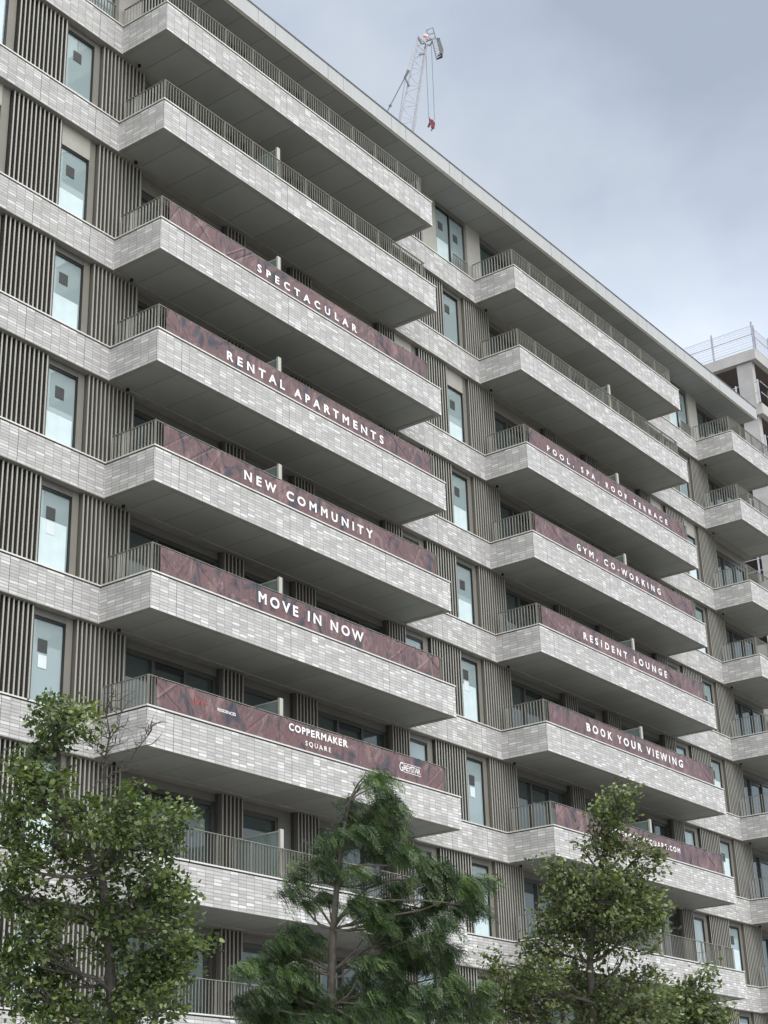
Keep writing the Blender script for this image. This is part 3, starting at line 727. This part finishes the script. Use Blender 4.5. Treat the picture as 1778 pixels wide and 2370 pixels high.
poly(hk, [(960, 1690), (950, 1730), (935, 1755)], 0.12, 'cranered'); poly(hk, [(985, 1740), (1000, 1780), (985, 1810)], 0.08, 'cranered')
poly(hk, [(1000, 1740), (1030, 1775)], 0.12, 'cranered'); cbuild(hk, 'hook_block')
ms = MB()
pv = jp(T0, .5, .5)
q_ = 1.0
for sx_ in (-q_, q_):
    for sy_ in (-q_, q_): ms.bar((pv.x+sx_, pv.y+sy_, 0), (pv.x+sx_, pv.y+sy_, pv.z-1), 0.2, 'crane')
for i in range(int((pv.z-1)//2)):
    z_ = i*2.0; c4 = [(-q_, -q_), (q_, -q_), (q_, q_), (-q_, q_)]
    for j in range(4):
        a, b_ = c4[j], c4[(j+1) % 4]
        if i % 2: a, b_ = b_, a
        ms.bar((pv.x+a[0], pv.y+a[1], z_), (pv.x+b_[0], pv.y+b_[1], z_+2), 0.09, 'crane')
cbuild(ms, 'mast')
dk = MB(); dk.box(pv.x-1.6, pv.x+1.6, pv.y-1.6, pv.y+7, pv.z-1, pv.z-0.5, 'crane'); dk.box(pv.x-1.3, pv.x+1.3, pv.y+4.5, pv.y+6.8, pv.z-.5, pv.z+1.8, 'cranegrey')
dk.bar((pv.x, pv.y+2, pv.z-.5), (pv.x, pv.y+4, pv.z+6), .25, 'crane'); cbuild(dk, 'machine_deck')
cb = MB(); cb.box(pv.x+1.7, pv.x+3.2, pv.y-1.8, pv.y+.2, pv.z-1.5, pv.z+.7, 'crane'); cbuild(cb, 'cab')

# ------------------------------------------------------------------ trees
M['lf0'] = leaf_mat('leaf_mid', (0.072, 0.106, 0.030)); M['lf1'] = leaf_mat('leaf_dark', (0.036, 0.062, 0.020)); M['lf2'] = leaf_mat('leaf_light', (0.155, 0.200, 0.065)); M['lf3'] = leaf_mat('leaf_underside', (0.30, 0.34, 0.22), 0.15)
M['ly0'] = leaf_mat('sprig_mid', (0.082, 0.108, 0.038)); M['ly1'] = leaf_mat('sprig_dark', (0.048, 0.068, 0.026)); M['ly2'] = leaf_mat('sprig_light', (0.175, 0.205, 0.085)); M['ly3'] = leaf_mat('sprig_underside', (0.27, 0.29, 0.18), 0.15)
M['nf0'] = leaf_mat('needle_mid', (0.030, 0.062, 0.018), 0.16); M['nf1'] = leaf_mat('needle_dark', (0.017, 0.038, 0.013), 0.12); M['nf2'] = leaf_mat('needle_light', (0.078, 0.132, 0.036), 0.2)
NPR = np.random.RandomState(5)
def bulk(name, V, Fc, mi, mats, parent):
    """V (n,k,3) polygons of k points"""
    n, k = V.shape[0], V.shape[1]
    me = bpy.data.meshes.new(name); me.vertices.add(n*k); me.vertices.foreach_set('co', V.reshape(-1))
    fpl = []
    nf = len(Fc)*n; idx = (np.arange(n)[:, None, None]*k + np.array(Fc)[None]).reshape(-1)
    m_ = len(Fc[0]); me.loops.add(nf*m_); me.loops.foreach_set('vertex_index', idx.astype(np.int32))
    me.polygons.add(nf); me.polygons.foreach_set('loop_start', (np.arange(nf)*m_).astype(np.int32)); me.polygons.foreach_set('loop_total', np.full(nf, m_, np.int32))
    for q in mats: me.materials.append(M[q])
    me.polygons.foreach_set('material_index', np.repeat(mi, len(Fc)).astype(np.int32)); me.update(calc_edges=True)
    o = bpy.data.objects.new(name, me); COL.objects.link(o); o.parent = parent; o.matrix_parent_inverse = Matrix.Translation(-parent.location)
    return o
def unit(a): return a/np.maximum(np.linalg.norm(a, axis=-1, keepdims=True), 1e-9)
RTn, UPn, FWn = np.array(RT), np.array(UP), np.array(FW)
def leaves(centres, dirs, size, mats, probs, parent, name='crown'):
    n = len(centres)
    a = unit(dirs + NPR.normal(0, .38, (n, 3))); b = unit(np.cross(a, NPR.normal(0, 1, (n, 3)) + np.array([0, 0, 1.2]))); c = np.cross(a, b)
    s = size*NPR.uniform(.45, 1.3, (n, 1)); wd = s*NPR.uniform(.27, .42, (n, 1)); fold = s*NPR.uniform(.05, .22, (n, 1)); curl = s*NPR.uniform(-.25, .1, (n, 1))
    # petiole point, left shoulder, left tip side, tip, right tip side, right shoulder, mid rib
    p0 = centres; mid = centres+a*s*.5; tip = centres+a*s+c*curl
    l1 = centres+a*s*.28+b*wd*.95+c*fold; l2 = centres+a*s*.68+b*wd*.75+c*(fold+curl*.5); r1 = centres+a*s*.28-b*wd*.95+c*fold; r2 = centres+a*s*.68-b*wd*.75+c*(fold+curl*.5)
    V = np.stack([p0, l1, l2, tip, r2, r1, mid], 1)
    Fc = [(0, 1, 6), (1, 2, 6), (2, 3, 6), (3, 4, 6), (4, 5, 6), (5, 0, 6)]
    mi = NPR.choice(len(mats), n, p=probs)
    return V, Fc, mi
def branch(b, p, q, r0, r1, m, seg=5, wob=0.06):
    p, q = np.array(p, float), np.array(q, float); L_ = np.linalg.norm(q-p); pts = []
    w1 = NPR.normal(0, 1, 3)*L_*wob; w2 = NPR.normal(0, 1, 3)*L_*wob*.6
    for i in range(seg+1):
        t = i/seg; pts.append(p*(1-t)+q*t+w1*math.sin(math.pi*t)+w2*math.sin(2*math.pi*t))
    b.tube(pts, [r0+(r1-r0)*i/seg for i in range(seg+1)], m, 6)
    return pts
def broadleaf(name, label, trunk, blobs, DC, depth, size, dens, mats, probs, wind, group=None, bare=None, barkm='bark'):
    """trunk: list of (u,v,radius); blobs: (u,v,ru,rv[,density])"""
    base = at(trunk[0][0], trunk[0][1], DC); foot = Vector((base.x, base.y, 0.1))
    root = tag(empty(name, foot), label, 'tree', group)
    tb = MB(); tp = [foot]+[at(u, v, DC) for u, v, r in trunk]; tr = [trunk[0][2]*1.5]+[r for *_, r in trunk]
    tb.tube(tp, tr, barkm, 9)
    to = tb.build('trunk', root); to.matrix_parent_inverse = Matrix.Translation(-root.location)
    lb = MB(); C_, D_, MI = [], [], []
    tpn = [np.array(p) for p in tp[1:]]
    for bl in blobs:
        u, v, ru, rv = bl[:4]; dn = bl[4] if len(bl) > 4 else 1.0
        dd = NPR.uniform(-depth, depth)*.5; Dk = DC+dd
        mpx = Dk/F; cw = np.array(at(u, v, Dk)); ax = RTn*ru*mpx; ay = UPn*rv*mpx; az = FWn*min(depth, max(ru, rv)*mpx*1.1)
        # start on the trunk below the blob
        j = min(range(len(tpn)), key=lambda i: np.linalg.norm(tpn[i]-(cw-UPn*0.9*rv*mpx-UPn*.25)))
        pts = branch(lb, tpn[j], cw, 0.010+0.018*math.sqrt(ru*rv)/60, 0.008, barkm, 6, .08)
        ncl = max(4, int(dn*dens*ru*rv/900))
        for _ in range(ncl):
            d = unit(NPR.normal(0, 1, 3)); rr = NPR.uniform(.25, 1.0)**.6
            cc = cw+ax*d[0]*rr+ay*d[1]*rr+az*d[2]*rr
            st_ = pts[NPR.randint(3, 7)]
            if NPR.rand() < .85: branch(lb, st_, cc, 0.006, 0.0025, barkm, 3, .08)
            nl = NPR.randint(12, 26); sp = size*NPR.uniform(.9, 1.7); tone = NPR.choice(len(mats), p=probs)
            out_ = unit(cc-cw+1e-6)*.5+wind+NPR.normal(0, .25, 3)
            for _l in range(nl):
                MI.append(tone if NPR.rand() < .55 else NPR.choice(len(mats), p=probs)); C_.append(cc+NPR.normal(0, sp, 3)*np.array([1, 1, .62])); D_.append(out_+np.array([0, 0, -.25]))
    if bare:
        for path, r0 in bare:
            pts = [at(u, v, DC+.2) for u, v in path]; lb.tube(pts, [r0*(1-.8*i/(len(pts)-1)) for i in range(len(pts))], barkm, 5)
            for i in range(1, len(pts)):
                for _ in range(5):
                    t = NPR.rand(); p_ = np.array(pts[i-1])*(1-t)+np.array(pts[i])*t
                    q = p_+(RTn*NPR.normal(0, .10)+UPn*NPR.uniform(.03, .16)+FWn*NPR.normal(0, .06)); pp = branch(lb, p_, q, .006, .003, barkm, 3, .15)
                    for _k in range(2): branch(lb, pp[2], q+NPR.normal(0, .05, 3), .0035, .002, barkm, 2, .1)
    lo_ = lb.build('branches', root); lo_.matrix_parent_inverse = Matrix.Translation(-root.location)
    V, Fc, mi = leaves(np.array(C_), np.array(D_), size, mats, probs, root)
    bulk('crown', V, Fc, np.array(MI), mats, root)
    return root
windv = RTn*0.55+np.array([0, 0, .05])
broadleaf('broadleaf_tree', 'large dark green broadleaf tree in the left foreground with a bare twig rising from it', [(262, 2420, .07), (258, 2300, .06), (250, 2150, .05), (235, 2020, .042), (150, 1900, .03), (135, 1780, .02), (130, 1700, .012)],
    [(125,1650,62,50),(165,1690,60,50),(90,1720,50,40,.9),(200,1655,26,22),(60,1790,60,60),(110,1840,70,60),(35,1880,60,70),(190,1880,50,45),(230,1925,75,55),(300,1850,35,40),(285,1900,70,50),(380,1900,65,42),
     (425,1890,20,24),(330,1960,80,50),(120,1950,80,60,.8),(40,1985,60,60),(200,2010,90,60,.7),(340,2040,80,50),(395,2060,60,45),(70,2080,80,60,.55),(170,2100,90,50,.6),(290,2110,90,55),(400,2130,60,50),(430,2185,50,32),
     (350,2200,90,55),(240,2190,50,50,.8),(60,2170,75,70),(120,2230,50,60),(30,2260,60,80),(330,2270,90,55),(290,2320,80,60),(360,2335,60,50),(100,2310,90,60),(400,2250,45,50),(20,2060,50,60),(230,2335,60,40,.8),(470,2190,22,18),(150,2360,90,40)],
    17.5, 0.9, 0.064, 7.8, ['lf0', 'lf1', 'lf2', 'lf3'], [.44, .33, .18, .05], windv,
    bare=[([(248,1880),(240,1800),(247,1740),(255,1700),(246,1650),(262,1610)], .018), ([(247,1800),(285,1780),(320,1730),(345,1700),(352,1690)], .012), ([(255,1710),(275,1680),(282,1640)], .008), ([(252,1760),(225,1740),(228,1700)], .008)])
broadleaf('broadleaf_tree', 'pointed green broadleaf tree standing on the right in front of the second balcony column', [(1375, 2420, .06), (1372, 2330, .055), (1365, 2230, .045), (1375, 2120, .035), (1390, 2020, .025), (1405, 1930, .016), (1425, 1830, .008)],
    [(1420,1832,26,20),(1456,1830,16,16),(1404,1862,34,24),(1442,1864,30,26),(1390,1900,40,28),(1430,1900,34,28),(1395,1935,42,26),(1345,1965,26,20,.8),(1400,1972,52,28,.8),(1455,1965,42,28),(1500,1975,34,26),(1520,2005,32,26,.7),(1268,1995,20,26),(1290,2035,45,30),
     (1350,2035,60,38),(1420,2030,60,35),(1480,2050,60,40),(1310,2080,60,42),(1390,2090,80,50),(1470,2100,70,50),(1520,2110,32,30),(1290,2140,75,45),(1370,2150,70,50,.8),(1480,2150,60,45),(1250,2190,50,40),(1330,2200,70,40,.8),(1440,2195,60,30,.5),
     (1180,2270,50,38),(1140,2230,22,34),(1250,2255,60,45),(1320,2290,90,50),(1240,2320,90,50),(1410,2300,80,55),(1480,2275,60,42),(1500,2330,70,50),(1160,2320,60,60),(1390,2360,90,40)],
    20.5, 0.9, 0.058, 12.0, ['ly0', 'ly1', 'ly2', 'ly3'], [.42, .30, .22, .06], windv)
broadleaf('broadleaf_tree', 'low yellowish green treetop at the bottom right corner beside the pointed tree', [(1590, 2420, .04), (1592, 2350, .03), (1605, 2300, .02), (1612, 2260, .01)],
    [(1598,2268,30,22,.7),(1632,2252,16,24,.8),(1640,2290,22,16,.6),(1585,2300,40,26,.8),(1560,2330,60,40),(1620,2335,60,36),(1665,2350,32,26),(1580,2365,90,30)],
    22.0, 0.6, 0.066, 12.0, ['ly0', 'ly1', 'ly2', 'ly3'], [.48, .26, .22, .04], windv)

def feathery():
    DC = 19.0
    trunk = [(764, 2430, .062), (767, 2330, .056), (768, 2250, .05), (772, 2150, .042), (780, 2050, .034), (790, 1975, .028), (800, 1900, .021), (813, 1845, .015), (830, 1812, .010), (846, 1795, .006)]
    base = at(trunk[0][0], trunk[0][1], DC); foot = Vector((base.x, base.y, .1))
    root = tag(empty('feathery_conifer', foot), 'feathery dark green conifer with drooping windblown sprays in the centre foreground', 'tree')
    tb = MB(); tp = [foot]+[at(u, v, DC) for u, v, r in trunk]; tb.tube(tp, [.11]+[r for *_, r in trunk], 'barkpale', 9)
    to = tb.build('trunk', root); to.matrix_parent_inverse = Matrix.Translation(-foot)
    tpn = [np.array(p) for p in tp[1:]]
    blobs = [(848,1792,14,12),(878,1795,26,18),(875,1822,26,22),(888,1850,28,22),(872,1870,38,26),(905,1875,24,24),(850,1895,44,22),(900,1905,34,22),(803,1862,14,22),(835,1915,40,20),(885,1930,44,22),(800,1890,16,16),
     (765,1925,30,16),(745,1950,26,22),(735,1985,22,26),(765,1960,20,16,.5),(900,1960,48,26),(935,1975,30,28),(860,1960,30,20),(965,1990,30,22),(755,2010,24,24,.8),
     (680,2005,14,20),(675,2035,16,24),(664,2075,13,24),(697,2060,14,20,.8),(705,2095,12,26,.8),(748,2065,26,24),(812,2010,22,18,.7),(850,2030,24,14,.9),(915,2050,24,24),(975,2020,34,22),(1010,2010,40,20),(1040,2035,34,24),
     (1085,2040,38,22),(1105,2035,22,14),(1080,2070,30,24),(1070,2095,22,26),(1095,2100,12,30),(985,2060,36,26),(1005,2090,36,28),(1015,2125,28,26),(820,2085,42,24),(850,2100,46,22),(905,2095,48,22),(945,2115,44,26),(880,2125,50,26),
     (925,2150,44,24),(880,2160,36,26),(905,2190,30,34),(915,2225,18,34),(990,2165,42,24),(1010,2195,34,30),(1025,2235,28,26),(1045,2265,36,26),
     (675,2150,34,20),(705,2165,26,22),(650,2180,34,18),(625,2205,42,16),(655,2215,40,20),(580,2215,24,18),(565,2240,18,26),(700,2195,28,24),(610,2245,40,18),(675,2240,50,24),(640,2270,50,22),(700,2275,40,24),
     (850,2225,46,26),(890,2250,50,30),(920,2280,32,36),(880,2295,44,26),(945,2215,28,30,.8),(830,2260,26,24,.6),(990,2225,26,22,.6),(575,2300,34,22),(615,2300,50,26),(600,2340,70,26),(680,2310,50,28),(720,2325,36,28),(660,2350,60,26),
     (800,2300,40,26),(850,2335,60,30),(910,2335,50,28),(780,2350,40,26),(985,2290,30,36),(975,2335,24,26),(1060,2300,50,22),(1095,2330,40,30),(1110,2290,24,20),(730,2358,50,20),(1030,2345,40,22)]
    lb = MB(); ST = []; TN = []
    for bl in blobs:
        u, v, ru, rv = bl[:4]; dn = bl[4] if len(bl) > 4 else 1
        Dk = DC+NPR.uniform(-.45, .45); mpx = Dk/F; cw = np.array(at(u, v, Dk))
        tgt = at(u-(u-780)*.35, v+70, DC); j = min(range(len(tpn)), key=lambda i: abs(tpn[i][2]-tgt.z)+.2*np.linalg.norm(tpn[i]-cw))
        big = (cw-tpn[j]) @ RTn < 0 or NPR.rand() < .45
        branch(lb, tpn[j], cw-RTn*ru*mpx*.3, .016 if big else .007, .005 if big else .003, 'barkpale' if big else 'bark', 7, .09)
        npad = max(2, int(ru*rv/190)); ns = int(dn*ru*rv*0.135/npad)+9
        for _p in range(npad):
            d = unit(NPR.normal(0, 1, 3)); rr = NPR.rand()**.5*.72; pc = cw+RTn*ru*mpx*d[0]*rr+UPn*rv*mpx*(d[1]*rr+.15)+FWn*ru*mpx*.8*d[2]*rr
            tone = NPR.choice(3, p=[.46, .32, .22]); pr_ = NPR.uniform(.042, .080)
            branch(lb, cw-RTn*ru*mpx*.3, pc, .005, .002, 'bark', 3, .12)
            for _ in range(ns):
                q = NPR.normal(0, 1, 3)*np.array([1.3, 1.3, .38])*pr_; q[2] -= .35*abs(q @ RTn)+.0
                ST.append(pc+q); TN.append(tone if NPR.rand() < .65 else NPR.choice(3))
    lo_ = lb.build('branches', root); lo_.matrix_parent_inverse = Matrix.Translation(-foot)
    ST = np.array(ST); n = len(ST)
    ax = unit(RTn*.75+np.array([0, 0, -.35])+NPR.normal(0, .42, (n, 3))); droop = np.array([0, 0, -1.0])
    Ls = NPR.uniform(.07, .17, (n, 1)); K = 9; polys = []
    sd = unit(np.cross(ax, NPR.normal(0, 1, (n, 3))+np.array([0, 0, .8])))
    for i in range(K):
        t = (i+.5)/K; c = ST+ax*Ls*t+droop*Ls*.45*t*t; tg = unit(ax+droop*.9*t)
        for sg in (-1, 1):
            ll = Ls*(.16+.26*math.sin(math.pi*min(1, t*.9+.1)))*NPR.uniform(.7, 1.2, (n, 1))
            e_ = c+(sd*sg*.85+tg*.55+droop*.18)*ll+NPR.normal(0, .004, (n, 3)); m_ = c*.45+e_*.55; wv = tg*Ls*.042
            polys.append(np.stack([c-wv*.5, m_-wv, e_, m_+wv], 1))
    V = np.concatenate(polys, 0); mi1 = np.array(TN); mi = np.tile(mi1, 2*K)
    bulk('crown', V, [(0, 1, 2, 3)], mi, ['nf0', 'nf1', 'nf2'], root)
feathery()
